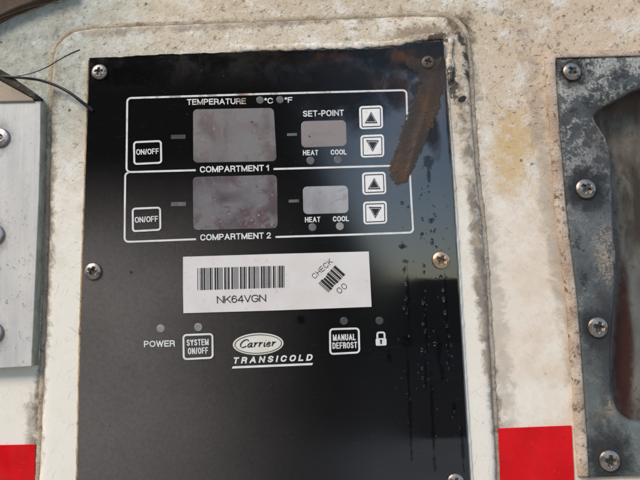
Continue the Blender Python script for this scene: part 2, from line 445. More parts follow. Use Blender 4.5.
def window_mat(name, a, b, c3, stain_refl, speck):
    m = Mat(name); n1 = m.noise(38, 4, .55, .4); n2 = m.noise(110, 6, .65, .8); n3 = m.noise(500, 3, .6)
    col = m.mix(n1.sm(.38, .62), a, b)
    col = m.mix((n2 - .48).sm(0, .18) * stain_refl, col, c3)
    vs = m.noise(60, 4, .6, .3, vec=m.mapped((1, 1, .25)))
    col = m.mix((vs - .5).sm(0, .12) * stain_refl * .7, col, b)  # vertical streaks: reflected brightness painted into the window colour
    col = m.mix((n3 * .7 + n2 * .3 - .60).sm(0, .06) * speck, col, (.62, .62, .60))
    d, _ = m.voro(120); col = m.mix(d.sm(.10, .05) * n2.sm(.52, .58), col, (.03, .025, .02))
    m.bump(n2, .0002, .5)
    return m.done(col, n2.sm(.3, .7, .3, .5), 0, .5)
win1_m = window_mat('dull_display', (.095, .072, .066), (.185, .17, .162), (.12, .066, .055), .8, .15)
win2_m = window_mat('stained_display', (.075, .056, .060), (.165, .152, .15), (.085, .042, .050), .9, .5)
win3_m = window_mat('setpoint_display', (.21, .175, .165), (.25, .215, .20), (.17, .13, .12), .5, .1)
win4_m = window_mat('reflection_tinted_display', (.27, .262, .262), (.37, .36, .36), (.19, .185, .185), .7, .7)  # lower set-point window: reflection painted in as a paler base colour

def paper_mat():
    m = Mat('label_paper'); n1 = m.noise(60, 5, .6); n2 = m.noise(350, 4, .6)
    c = m.mix(n1.sm(.35, .7), (.70, .66, .62), (.66, .60, .55))
    c = m.mix((n2 - .62).sm(0, .06) * .35, c, (.42, .32, .22))
    d, _ = m.voro(150); c = m.mix(d.sm(.09, .04) * n1.sm(.5, .58) * .7, c, (.18, .12, .08))
    m.bump(n1 * .7 + n2 * .3, .0002, .4)
    return m.done(c, .38, 0, .5)
paper_m = paper_mat()

def tape_mat():
    m = Mat('red_reflective_sheet'); n1 = m.noise(60, 4, .55); n2 = m.noise(600, 4, .65)
    c = m.mix(n1.sm(.3, .7), (.56, .003, .007), (.68, .006, .010))
    d, _ = m.voro(150); c = m.mix(d.sm(.12, .05) * n2.sm(.45, .6) * .85, c, (.10, .01, .01))
    c = m.mix((n2 - .66).sm(0, .05) * .5, c, (.75, .10, .08))
    sm_ = m.noise(30, 6, .7, .5)
    c = m.mix((sm_ - .47).sm(0, .2) * .5, c, (.42, .012, .012))
    m.bump(n2 * .5 + sm_ * .6, .00018, .4)
    return m.done(c, sm_.sm(.3, .7, .3, .55), 0, .22)
tape_m = tape_mat()

def alu_mat():
    m = Mat('oxidised_aluminium'); st = m.noise(260, 4, .6, vec=m.mapped((1, 1, .05)))
    n1 = m.noise(28, 5, .6); n2 = m.noise(330, 6, .7, .5, vec=m.mapped((1.3, 1, 1)))
    low = m.Z.sm(W(20, 140).z, W(20, 330).z)
    c = m.mix(st.sm(.3, .7), (.46, .45, .425), (.55, .54, .51))
    c = m.mix((low * n1.sm(.35, .65) * .8).clamp(), c, (.66, .60, .52))
    pit = (n2 - .60).sm(0, .05) * (low * .6 + .35)
    c = m.mix(pit.clamp() * .8, c, (.24, .20, .15))
    for (x, y) in ((2, 137), (-3, 235), (-4, 334)):
        c = m.mix(m.blob(x + 3, y + 4, 14, 17, warp=(n2 - .5) * 1.5, soft=.4) * .55, c, (.13, .12, .11))
    m.bump(n2 * .6 + st * .3 - pit * .5, .0004, .6)
    return m.done(c, .6, m.noise(60).sm(.4, .7, .3, .12), .5)
alu_m = alu_mat()
alu_side_m = simple('dirty_cut_edge', (.42, .40, .30), .7, .0, .4, .2, 120, (.42, .40, .33), .5, .6)

def galv_mat(name='galvanised_steel', rust=False):
    m = Mat(name); n1 = m.noise(48, 9, .74, .3); n2 = m.noise(170, 7, .74, .3); n3 = m.noise(14, 3, .5); n4 = m.noise(800, 3, .7)
    up = m.Z.sm(W(600, 250).z, W(600, 60).z)
    low = m.Z.sm(W(600, 300).z, W(600, 420).z)
    c = m.mix((n3 * .5 + n2 * .5).sm(.35, .65), (.060, .068, .070), (.150, .162, .160))
    c = m.mix((low * .65).clamp(), c, (.165, .185, .17))
    pal = (n1 * .6 + n2 * .45 + n4 * .1 + up * .06 - .60).sm(0, .05) * (up * .8 + .2)
    c = m.mix((m.noise(90, 8, .75, .4, w=5.0) - .5).sm(0, .12) * (low * .3 + .35), c, (.085, .066, .050))
    c = m.mix(pal, c, m.mix(n4.sm(.35, .65), (.24, .24, .215), (.42, .42, .375)))
    dk = (m.noise(60, 6, .68, .3, vec=m.mapped(loc=(2, 1, 5))) * .55 + n2 * .5 - .555).sm(0, .05) * (1 - low * .7)
    c = m.mix(dk * .85, c, (.026, .029, .033))
    d, _ = m.voro(300); c = m.mix(d.sm(.2, .05) * n2.sm(.45, .55) * .6, c, (.05, .05, .05))
    k = (n2 - .5) * 1.6
    for (x, y, r) in ((572, 74, 16), (586, 191, 20), (597, 329, 18), (606, 455, 23)):
        c = m.mix(m.blob(x, y, r, r * 1.1, warp=k, soft=.38) * .85, c, (.022, .022, .023))
    # darker, browner tone towards the opening
    c = m.mix(m.blob(600, 135, 14, 34, warp=k, soft=.5) * .55, c, (.07, .055, .045))
    c = m.mix(m.blob(606, 345, 10, 70, warp=k, soft=.6) * .6, c, (.055, .050, .048))
    cr = m.blob(606, 255, 12, 30, warp=(n2 - .5) * 3, soft=.5) * (n4 * .5 + n2 * .5).sm(.42, .58)
    c = m.mix(cr, c, (.40, .33, .25))
    c = m.mix(m.blob(607, 138, 6, 10, warp=(n2 - .5) * 2.5, soft=.5) * n4.sm(.4, .55), c, (.45, .40, .34))
    c = m.mix(m.blob(615, 405, 16, 10, warp=(n2 - .5) * 2.5, soft=.5) * n2.sm(.4, .55), c, (.30, .24, .17))
    c = m.mix(m.blob(621, 103, 26, 9, rot=.5, warp=k, soft=.5) * .8, c, (.10, .085, .075))
    met = (.22 - pal * .2 - dk * .15).clamp()
    m.bump(n1 * .5 + n2 * .6 + pal * .3 + n4 * .2, .0008, .9)
    return m.done(c, n2.sm(.3, .7, .55, .75), met, .25)
galv_m = galv_mat()
def pan_mat():
    m = Mat('rusty_pan'); n1 = m.noise(40, 5, .62, .4); n2 = m.noise(190, 5, .65); vs = m.noise(70, 5, .6, .3, vec=m.mapped((1, 1, .3)))
    c = m.mix(vs.sm(.35, .65), (.052, .041, .030), (.20, .18, .145))
    c = m.mix((n2 - .55).sm(0, .1) * .6, c, (.07, .05, .035))
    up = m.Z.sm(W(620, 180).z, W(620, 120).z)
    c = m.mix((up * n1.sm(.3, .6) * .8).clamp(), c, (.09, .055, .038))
    k = (n2 - .5) * 1.2
    c = m.mix(m.blob(623, 354, 10, 74, rot=-.06, warp=k, soft=.4, h=-.0125) * .95, c, (.060, .018, .011))
    c = m.mix(m.blob(638, 320, 6, 80, warp=k, soft=.5, h=-.0125) * .5, c, (.16, .17, .155))
    m.bump(n1 * .5 + n2 * .5, .0008, .8)
    return m.done(c, .7, 0, .2)
pan_m = pan_mat()
def corr_mat():
    m = Mat('corroded_weld'); n1 = m.noise(170, 5, .65, .5); n2 = m.noise(520, 4, .65)
    c = m.mix(n1.sm(.4, .6), (.09, .08, .07), (.46, .38, .28))
    c = m.mix((n2 - .5).sm(0, .12) * .7, c, (.10, .07, .05))
    m.bump(n1 + n2 * .6, .0015, 1.0)
    return m.done(c, .42, .35, .5)
corr_m = corr_mat()
def screw_mat(name, col, rustc, amt, metal=.85, rough=.33):
    m = Mat(name, True); r = m.random()
    n1 = m.noise(350, 5, .6); n2 = m.noise(1300, 3, .6)
    c = m.mix(n1.sm(.3, .7), tuple(x * .75 for x in col), col)
    c = m.mix(((n1 - .5).sm(0, .15) * amt).clamp(), c, rustc)
    rad = ((m.X * m.X) + (m.Z * m.Z)).m('SQRT')
    c = m.mix(rad.sm(.0025, .0013) * .8, c, (.05, .04, .032))        # dirt packed in the drive
    c = m.mix(rad.sm(.0043, .0049) * .7, c, (.10, .06, .035))
    m.bump(n1 * .5 + n2 * .5, .00025, .6)
    return m.done(c, n1.sm(.3, .7, rough * .8, rough * 1.5), metal, .5)
screw_m = screw_mat('plated_screw', (.40, .35, .30), (.15, .09, .055), .9)
screw_rust_m = screw_mat('brassy_rusty_screw', (.66, .46, .30), (.28, .12, .05), .7)
screw_crust_m = screw_mat('crusted_screw', (.10, .08, .065), (.12, .06, .028), .9, .1, .6)
rivet_m = screw_mat('pop_rivet', (.60, .58, .57), (.30, .2, .16), .5)
rubber_m = simple('black_rubber', (.012, .012, .012), .45, var=.2, dirt=(.07, .06, .05), dirt_amt=.4, scale=300)
tan_block_m = simple('tan_weathered_face', (.46, .36, .26), .7, 0, .3, .15, 60, (.16, .12, .08), .6, .7)
dark_dirt_m = simple('dark_caked_dirt', (.085, .07, .05), .85, 0, .2, .3, 120, (.22, .19, .14), .5, 1.0, dist=.0012)
brown_m = simple('brown_weathered_trim', (.10, .066, .04), .7, 0, .3, .25, 60, (.035, .025, .018), .7, .8, dist=.001)
def smear_mat():
    m = Mat('rust_mud')
    at = m.nt.nodes.new('ShaderNodeAttribute'); at.attribute_name = 'cover'; cov = V(m.nt, at.outputs['Fac'])
    n1 = m.noise(70, 5, .6, .4); n2 = m.noise(330, 5, .65); st = m.noise(120, 4, .6, .3, vec=m.mapped((1, 1, .2), rot=-.26))
    c = m.mix(st.sm(.35, .65), (.042, .030, .0195), (.066, .043, .025))
    k = (n2 - .5) * 2
    edge = m.blob(432, 135, 5, 50, rot=.30, warp=k, soft=.5).m('MAXIMUM', m.blob(420, 62, 22, 9, warp=k, soft=.5)).m('MAXIMUM', m.blob(404, 175, 7, 12, warp=k, soft=.5))
    c = m.mix(((n1 - .45).sm(0, .15) * .35 + edge * .5).clamp(), c, (.098, .045, .016))
    c = m.mix((n2 - .58).sm(0, .08) * .6, c, (.03, .02, .014))
    d, _ = m.voro(240); c = m.mix(d.sm(.10, .04) * n1.sm(.45, .55) * .8, c, (.12, .10, .08))
    up = m.Z.sm(W(420, 120).z, W(420, 75).z)
    c = m.mix(up * .35, c, (.022, .017, .014))
    m.set('Alpha', (cov + (n2 - .5) * 1.6 + (n1 - .5) * 1.0).sm(.05, .75) * (.93 - up * .25))
    m.bump(n1 * .4 + n2 * .6 + st * .3, .0003, .6)
    return m.done(c, .5, 0, .4)
smear_m = smear_mat()
drop_m = bpy.data.materials.new('water'); drop_m.use_nodes = True
_b = drop_m.node_tree.nodes['Principled BSDF']
_b.inputs['Transmission Weight'].default_value = 1; _b.inputs['IOR'].default_value = 1.33; _b.inputs['Roughness'].default_value = .02

# ------------------------------------------------------------------ setting: ground, plus unseen apron and bank added for the panel's reflections
def ground_mat(name, a, b):
    m = Mat(name); n1 = m.noise(.7, 5, .6); n2 = m.noise(40, 4, .6)
    c = m.mix(n1.sm(.35, .65), a, b); m.bump(n2, .004, .5)
    return m.done(m.mix(n2.sm(.4, .7) * .4, c, b), .9, 0, .2)
def quad(name, x0, x1, y0, y1, z, mat):
    bm = bmesh.new(); bm.faces.new([bm.verts.new(p) for p in ((x0, y0, z), (x1, y0, z), (x1, y1, z), (x0, y1, z))])
    return tag(link(name, bm, mat), kind='structure')
quad('ground', -400, 400, -800, 400, 0.0, ground_mat('asphalt', (.028, .028, .029), (.038, .036, .034)))
quad('added_apron', -2.2, 14, -6.5, 3, 0.004, ground_mat('concrete', (.42, .41, .39), (.36, .35, .33)))  # unseen apron, its edge and brightness set for the panel's lower reflection
bm = bmesh.new(); NX, NY = 60, 14  # bank added out of view, raised at left to darken the panel's reflections
G = [[None] * (NY + 1) for _ in range(NX + 1)]
for i in range(NX + 1):
    for j in range(NY + 1):
        x = -90 + 180 * i / NX; y = -22 - 60 * j / NY; t = j / NY
        a = min(1, max(0, (3.2 - x) / 9)); a = a * a * (3 - 2 * a)
        z = (2.75 + a * (21 + 3.5 * nz(x * .12, y * .05, 4))) * min(1, t * 7) ** .8 + nz(x * .2, y * .2) * .12 * min(1, t * 4) - .05
        G[i][j] = bm.verts.new((x, y, z))
for i in range(NX):
    for j in range(NY): bm.faces.new((G[i][j], G[i + 1][j], G[i + 1][j + 1], G[i][j + 1]))
tag(link('added_bank', bm, ground_mat('dark_added_bank', (.016, .020, .011), (.028, .026, .016)), smooth=True), kind='structure')

# ------------------------------------------------------------------ trailer wall, raised surround and sealant
wall = empty('trailer_wall', (0.25, 0, 0.0), 'weathered dirty white painted trailer wall behind the black control panel and metal plates', 'wall')
OPEN = [(593.5, 117), (598, 111), (607, 105.5), (622, 98), (640, 89.5), (700, 78), (740, 90), (752, 130), (760, 250), (764, 380), (752, 412), (720, 424),
        (640, 421), (624, 417), (615, 406), (611, 385), (610, 360), (612, 325), (614.5, 292), (614.5, 265), (613.5, 240), (612.5, 215), (611.5, 180), (610.5, 158), (605, 138), (597, 126)]
OPENS = catmull(OPEN, 4, True)
hole = [(574, 70), (795, 66), (803, 446), (592, 446)]
hw = [W(p[0], p[1]) for p in hole]
bm = bmesh.new()
X0, X1, Z0, Z1 = -1.1, 1.6, .55, 2.5
def P(x, z, y=0.0): return bm.verts.new((x, y, z))
o4 = [P(X0, Z1), P(X1, Z1), P(X1, Z0), P(X0, Z0)]; i4 = [bm.verts.new(v) for v in hw]
for k in range(4): bm.faces.new((o4[k], o4[(k + 1) % 4], i4[(k + 1) % 4], i4[k]))
r = bmesh.ops.extrude_face_region(bm, geom=bm.faces[:])
bmesh.ops.translate(bm, verts=[v for v in r['geom'] if isinstance(v, bmesh.types.BMVert)], vec=(0, .07, 0))
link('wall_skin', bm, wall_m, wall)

PAD = [(53, 70), (54, 55), (59, 44), (68, 35.5), (82, 30.5), (110, 28), (200, 24), (300, 20.5), (400, 17), (436, 16.5), (452, 20), (462, 29), (466.5, 42), (468, 60),
       (471, 105), (476.5, 180), (483, 240), (487, 300), (491.5, 380), (496.5, 480), (499, 530), (492, 548), (472, 553), (270, 557), (58, 560), (42, 554), (37, 532), (39.5, 470), (42, 420), (45, 350), (48.5, 240), (50.5, 150), (52, 100)]
PADS = catmull(PAD, 2.5, True)
PADS = [p + Vector((nz(p.x, p.y, 1, .09), nz(p.x, p.y, 5, .09))) * .9 + Vector((nz(p.x, p.y, 2, .4), nz(p.x, p.y, 7, .4))) * .35 for p in PADS]
PH = .0032
bm = bmesh.new(); rings = []
for d, h in ((0, -.001), (.3, PH * .45), (1.6, PH * .85), (4.2, PH), (9, PH * 1.02)):
    rings.append([bm.verts.new(W(p.x, p.y, h)) for p in offset(PADS, d)])
n = len(PADS)
for a, b in zip(rings[:-1], rings[1:]):
    for i in range(n): bm.faces.new((a[i], a[(i + 1) % n], b[(i + 1) % n], b[i]))
bm.faces.new(rings[-1])
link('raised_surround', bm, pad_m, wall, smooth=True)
# outer bead
def bead(path_px, r_px, h, name, mat, parent, flat=.6, seed=0, closed=True, wob=.5):
    pts = [W(p.x, p.y, h) for p in path_px]
    rad = lambda i, n: U * r_px * (1 + wob * nz(path_px[i].x, path_px[i].y, 3 + seed, .11) + .35 * nz(path_px[i].x, path_px[i].y, 9 + seed, .5))
    return link(name, tube_bm(pts, rad, 10, closed, flat=flat), mat, parent, smooth=True)
outer = offset(PADS, -1.5)
bead(outer, 2.9, .0001, 'sealant_bead', bead_m, wall, .36, 0, True, .22)

# ------------------------------------------------------------------ control panel
PT = PH + .0024       # face height of the faceplate
panel = empty('control_panel', W(272, 480, 0), 'black refrigeration control panel with four grey displays, white lettering and rust smeared corner', 'control panel')
top_edge = [(89, 57.5), (120, 56.5), (160, 54), (200, 53), (250, 51.5), (300, 50.5), (345, 49.5), (380, 48.5), (396, 46.5), (410, 43.5), (425, 41.5), (443.5, 41)]
PE = top_edge + [(444.5, 60), (446, 90), (449, 130), (453, 190), (456.5, 250), (460, 310), (463.5, 370), (467, 430), (470, 480), (471, 503),
                 (400, 506), (250, 510), (76.5, 513), (77.3, 475), (79, 400), (81, 320), (83.5, 240), (86, 160), (88, 90)]
PES = []
for i in range(len(PE)):
    a, b = Vector(PE[i]), Vector(PE[(i + 1) % len(PE)]); k = max(1, int((b - a).length / 4))
    for j in range(k):
        q = a.lerp(b, j / k)
        if 0 < i < 11 or (i == 0 and j): q = q + Vector((0, nz(q.x, 0, 4, .12) * .9 + nz(q.x, 0, 8, .5) * .4))
        PES.append(q)
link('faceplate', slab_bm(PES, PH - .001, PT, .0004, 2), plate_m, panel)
# putty run round the plate edge
edge = catmull([(77.2, 512), (77, 475), (78.5, 400), (80.5, 320), (83, 240), (85.5, 160), (87.5, 90), (88.4, 60)], 2)
bead(edge, 1.25, PH + .0004, 'edge_putty', bead2_m, wall, .8, 4, False, .6)
edge = catmull([(446, 60), (447.5, 90), (450.5, 130), (454.5, 190), (458, 250), (461.5, 310), (465, 370), (468.5, 430), (471.5, 480), (472.5, 503)], 2)
bead(edge, 1.3, PH + .0003, 'edge_putty', pad_m, wall, .8, 6, False, .7)
topo = [Vector((x, y)) for x, y in catmull([(230, 49), (270, 48), (310, 46.5), (350, 46), (382, 44), (400, 42), (420, 37.5), (446, 36.5), (451, 42), (449.5, 60), (451, 80)], 2)]
bead(topo, 3.4, PH + .0010, 'edge_putty', pad_m, wall, .38, 12, False, .9)

H1 = PT + .00018; H2 = PT + .00032; H3 = PT + .00045
def part(name, bm, mat, parent=panel): return link(name, bm, mat, parent, recalc=False)

# boxes round the two compartments
LW = 1.9
def arc(c, r, a0, a1, n=6):
    return [(c[0] + r * math.cos(R(a0 + (a1 - a0) * k / n)), c[1] + r * math.sin(R(a0 + (a1 - a0) * k / n))) for k in range(n + 1)]
b = stroke_bm([(195.7, 170.2)] + [(132, 172)] + arc((130.5, 168), 4, 90, 180) + [(126.8, 140)] + arc((131.2, 102), 4, 180, 270) + [(260, 94)] +
              arc((402.5, 94.2), 4, 270, 360) + [(407.3, 120), (409, 150)] + arc((406, 161.5), 4, 0, 90) + [(391, 165.8), (273.5, 169)], LW, H1)
part('border_line', b, ink_m)
b = stroke_bm([(196, 239.2), (132, 241.7)] + arc((128.3, 238), 3.7, 90, 180) + [(124.8, 210)] + arc((129.2, 176.5), 4, 180, 262), LW, H1)
part('border_line', b, ink_m)
b = stroke_bm([(275.5, 237)] + [(350, 234.7)] + arc((409, 228.6), 4, 90, 0) + [(411.3, 200)] + arc((405.8, 170.5), 4, 0, -80), LW, H1)
part('border_line', b, ink_m)

def lettering(word, p0, p1, cap, mat=None, bold=.185, shear=0.0, parent=panel, name='lettering', h=None):
    return part(name, text_bm(word, p0, p1, cap, h or H1, bold, shear), mat or ink_m, parent)
lettering('TEMPERATURE', (187, 105), (246, 104), 5.9, fade_ink and ink_m)
lettering('\u00b0C', (264.5, 103.8), (273.2, 103.5), 5.8); lettering('\u00b0F', (284.7, 102.9), (292.6, 102.6), 5.6)
lettering('COMPARTMENT 1', (200, 172.6), (269.2, 170.9), 6.2)
lettering('COMPARTMENT 2', (200.4, 240.6), (271, 238.4), 6.2)
lettering('SET-POINT', (303, 116.8), (344, 115.7), 6.1)
lettering('HEAT', (303, 155.4), (318.2, 155.1), 5.2, bold=.19); lettering('COOL', (330.8, 154.8), (346.6, 154.5), 5.2, bold=.19)
lettering('HEAT', (305, 222.4), (320.4, 222), 5.3, bold=.19); lettering('COOL', (333, 221.6), (349, 221.2), 5.3, bold=.19)
lettering('POWER', (144, 347.2), (175, 346.5), 6.3)

def disc(c, r, n=28): return [(c[0] + r * math.cos(2 * math.pi * k / n), c[1] + r * math.sin(2 * math.pi * k / n)) for k in range(n)]
for (c, r, mt) in (((260, 100), 3.8, lens2_m), ((280, 99.6), 3.7, lens2_m), ((310.5, 160.5), 4, lens2_m), ((338, 159.7), 4, lens2_m),
                   ((312.5, 227.2), 4, lens2_m), ((340, 226.2), 4, lens_m), ((160.5, 328.6), 4.1, lens_m), ((198.2, 327.2), 4.1, lens_m),
                   ((344, 321), 4, dim_ink), ((379.5, 320.7), 4, dim_ink)):
    part('indicator_light', slab_bm(disc(c, r), PT - .0002, PT + .0003, .00025, 2), mt)
for (a, b_, mt) in (((171, 134.6), (185.5, 139), dim_ink), ((171, 201.9), (186, 206.2), grey_ink), ((287, 133), (297, 136), grey_ink), ((288.7, 199.4), (299, 202.6), grey_ink)):
    part('minus_segment', sheet_bm([(a[0], a[1] + .3), (b_[0], a[1]), (b_[0], b_[1] - .3), (a[0], b_[1])], H1), mt)
for (c, mt) in (([(193, 109.3), (273.8, 107.8), (276.8, 161.2), (193.2, 162.8)], win1_m), ([(192.8, 177), (277, 174.8), (277.8, 228.4), (193.3, 230.3)], win2_m),
                ([(301, 121.2), (346, 120), (346.8, 146), (301.5, 147.7)], win3_m), ([(302.7, 186.6), (348, 185.5), (348.7, 213), (303.4, 214.3)], win4_m)):
    part('display_window', slab_bm(rrect(c, 4.5), PT - .0002, PT + .0003, .0002, 2), mt)

def key(c, r, words):
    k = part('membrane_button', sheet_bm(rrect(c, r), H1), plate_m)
    o = rrect(c, r); part('button_frame', ring_bm(o, offset(o, 1.9), H2), ink_m, k)
    for w, p0, p1, cap in words: lettering(w, p0, p1, cap, bold=.165, parent=k, name='button_lettering', h=H2)
key([(133, 141.3), (161.8, 140), (162.2, 163.6), (133.4, 165)], 3.6, [('ON/OFF', (136.4, 154.9), (159, 153.9), 5.6)])
key([(131.7, 207.8), (161, 206.6), (161.3, 230.6), (132, 232.2)], 3.6, [('ON/OFF', (135, 222.8), (158.2, 221.6), 5.8)])
key([(182.4, 334.2), (213.3, 333), (213.6, 358.6), (182.8, 360.2)], 4, [('SYSTEM', (186.8, 345.9), (208.8, 345.1), 6.3), ('ON/OFF', (188, 354.3), (208.2, 353.5), 6.3)])
key([(329, 328.3), (359.6, 327.4), (360.3, 353.3), (329.4, 355)], 4, [('MANUAL', (333, 340.9), (355.8, 340.1), 6.3), ('DEFROST', (332.6, 348.9), (357.2, 348), 6.3)])

def arrow_key(c, up):
    o = rrect(c, 3.4); k = part('arrow_button', slab_bm(o, PT - .0002, H1 + .0001, .0001, 1), btn_white)
    part('button_ring', ring_bm(offset(o, 2.0), offset(o, 2.8), H2 + .0001), black_ink, k)
    m = sum((Vector(p) for p in c), Vector((0, 0))) / 4; s = 1 if up else -1
    def tri(g): return [(m.x, m.y - 6.2 * s * g + .7 * s), (m.x + 6.4 * g, m.y + 5.0 * s * g + .7 * s), (m.x - 6.4 * g, m.y + 5.2 * s * g + .7 * s)]
    part('arrow_symbol', ring_bm(tri(1), tri(.80), H2 + .0001), black_ink, k)
    part('arrow_symbol', sheet_bm(tri(.66), H2 + .0001), black_ink, k)
arrow_key([(359, 106.2), (382.6, 105.3), (383.2, 128.4), (359.7, 129.4)], True)
arrow_key([(360.4, 135.2), (384, 134.2), (384.4, 156.8), (360.9, 157.8)], False)
arrow_key([(362, 172.6), (385.6, 171.7), (386.5, 194), (362.6, 195)], True)
arrow_key([(363, 201.8), (386.8, 200.9), (387.3, 223.5), (363.6, 224.6)], False)

# oval emblem with flowing italic word, wide slanted word and underline
ang = R(-2.3)
def oval(a, b_, n=56): return [(258.2 + a * math.cos(q) * math.cos(ang) - b_ * math.sin(q) * math.sin(ang), 344 + a * math.cos(q) * math.sin(ang) + b_ * math.sin(q) * math.cos(ang)) for q in [2 * math.pi * k / n for k in range(n)]]
em = part('oval_emblem', slab_bm(oval(25.4, 10.9), PT - .0002, H1, .0001, 1), emblem_m)
part('emblem_rim', ring_bm(oval(23.7, 9.5), oval(22.9, 8.9), H2), black_ink, em)
def calligraphy(strokes, p0, p1, cap, h):
    """strokes drawn with a slanted broad nib, y up, cap height 1; slanted to the right"""
    bm = bmesh.new(); xs = [x + .28 * y for s in strokes for x, y in s]; lo, hi = min(xs), max(xs)
    a, c = Vector(p0), Vector(p1); ax = (c - a); L = ax.length; ax.normalize(); up = Vector((ax.y, -ax.x))
    nib = Vector((math.cos(R(38)), math.sin(R(38))))
    for s in strokes:
        q = [a + ax * ((p.x + .28 * p.y - lo) / (hi - lo) * L) + up * (p.y * cap) for p in catmull(s, .05)]
        l, r_ = [], []
        for i, p in enumerate(q):
            t = (q[min(i + 1, len(q) - 1)] - q[max(i - 1, 0)]).normalized(); nn = Vector((-t.y, t.x))
            w = .20 + .42 * abs(nn.dot(Vector((nib.x, nib.y))))
            l.append(bm.verts.new(W(*(p + nn * w), h))); r_.append(bm.verts.new(W(*(p - nn * w), h)))
        for i in range(len(q) - 1):
            f = bm.faces.new((l[i], l[i + 1], r_[i + 1], r_[i])); f.normal_update()
            if f.normal.y > 0: f.normal_flip()
    return bm
ST = [[(.78, .80), (.74, .97), (.5, 1.0), (.2, .82), (.03, .45), (.12, .1), (.4, 0), (.72, .16)]]
def add(x, *ss):
    for s in ss: ST.append([(x + a, b_) for a, b_ in s])
r_let = ([(0, .5), (.1, .56), (.13, .45), (.1, 0)], [(.12, .3), (.26, .52), (.40, .54), (.43, .46)])
add(.86, [(.42, .46), (.3, .56), (.1, .42), (.02, .18), (.1, .01), (.25, .06), (.4, .3)], [(.44, .56), (.40, .3), (.40, .06), (.48, .0), (.58, .1)])
add(1.52, *r_let); add(2.05, *r_let)
add(2.6, [(.05, .5), (.1, .54), (.10, .1), (.16, .0), (.28, .1)], [(.15, .80), (.17, .84)])
add(2.95, [(.04, .28), (.3, .32), (.36, .46), (.26, .56), (.1, .46), (.03, .2), (.12, .01), (.28, .02), (.42, .16)])
add(3.50, *r_let)
part('emblem_lettering', calligraphy(ST, (240.8, 347.6), (276, 346), 7.6, H2), black_ink, em)
bm_ = text_bm('TRANSICOLD', (232.6, 363.9), (311.8, 360.6), 6.5, H1, .24, .26, gap=2.9)
part('brand_lettering', bm_, ink_m)
part('underline', sheet_bm([(232.8, 366.3), (313, 362.9), (312.2, 365.1), (231.8, 368.6)], H1), ink_m)
# padlock symbol
lk = bmesh.new(); sheet_bm(rrect([(375.6, 338.4), (386.4, 338.0), (386.6, 345.4), (375.8, 345.8)], 1.4), H1, lk)
stroke_bm([(377.4, 338.6), (377.3, 334.6)] + arc((379.2, 334.4), 1.9, 180, 270, 4) + arc((382.6, 334.3), 1.9, 270, 360, 4) + [(384.6, 338.4)], 1.9, H1, False, lk)
lo = part('padlock_symbol', lk, ink_m)
kb = bmesh.new(); sheet_bm(disc((381, 340.6), 1.15, 14), H2, kb); sheet_bm([(380.3, 340.6), (381.7, 340.6), (381.8, 343.8), (380.3, 343.8)], H3, kb)
part('keyhole', kb, black_ink, lo)
part('drill_hole', slab_bm(disc((131, 272.3), 1.5, 16), PT - .0002, PT + .0002), black_ink)

# rust and mud smeared down the right upper corner: a thin real crust
def smear():
    bm = bmesh.new(); g = {}; lay = bm.verts.layers.float.new('cover')
    def cover(x, y):
        def pw(tab):
            for (a0, b0), (a1, b1) in zip(tab[:-1], tab[1:]):
                if y <= a1: return b0 + (b1 - b0) * (y - a0) / (a1 - a0)
            return tab[-1][1]
        l = pw(((50, 402), (62, 404), (72, 412), (84, 417), (110, 405), (150, 394), (172, 387), (180, 389), (190, 398)))
        r_ = pw(((50, 446), (84, 448), (110, 441), (150, 424), (178, 411), (190, 405)))
        d = min((x - l) * .8, r_ - x, (y - 55) * .5, (187 - y) * 1.0 - max(0, x - 400) * .4)
        return d / 3.4 - .25 + nz(x + y * .3, y * .35, 0, .16) * 1.0 + nz(x, y, 3, .35) * .8 + nz(x, y, 7, 1.0) * .45
    st = .4
    nx, ny = int(75 / st), int(140 / st)
    for i in range(nx):
        for j in range(ny):
            x, y = 380 + i * st, 56 + j * st; c = cover(x, y)
            if c > 0:
                hh = min(1, c / 1.2) * (.00008 + .00016 * max(0, .25 + nz(x, y, 6, .16) + .6 * nz(x, y, 2, .5)))
                ridge = math.exp(-((x - (446 - 36 * (y - 62) / 124 - 6)) / 3.0) ** 2)
                g[i, j] = bm.verts.new(W(x, y, H1 + .00004 + hh + ridge * .00022 * min(1, c))); g[i, j][lay] = min(c, 3)
    for (i, j) in g:
        if (i + 1, j) in g and (i, j + 1) in g and (i + 1, j + 1) in g:
            bm.faces.new((g[i, j], g[i, j + 1], g[i + 1, j + 1], g[i + 1, j]))
    lo_ = [v for v in bm.verts if not v.link_faces]; bmesh.ops.delete(bm, geom=lo_, context='VERTS')
    return bm
o = link('rust_smear', smear(), smear_m, panel, smooth=True)
o['label'] = 'brown rusty mud smear'

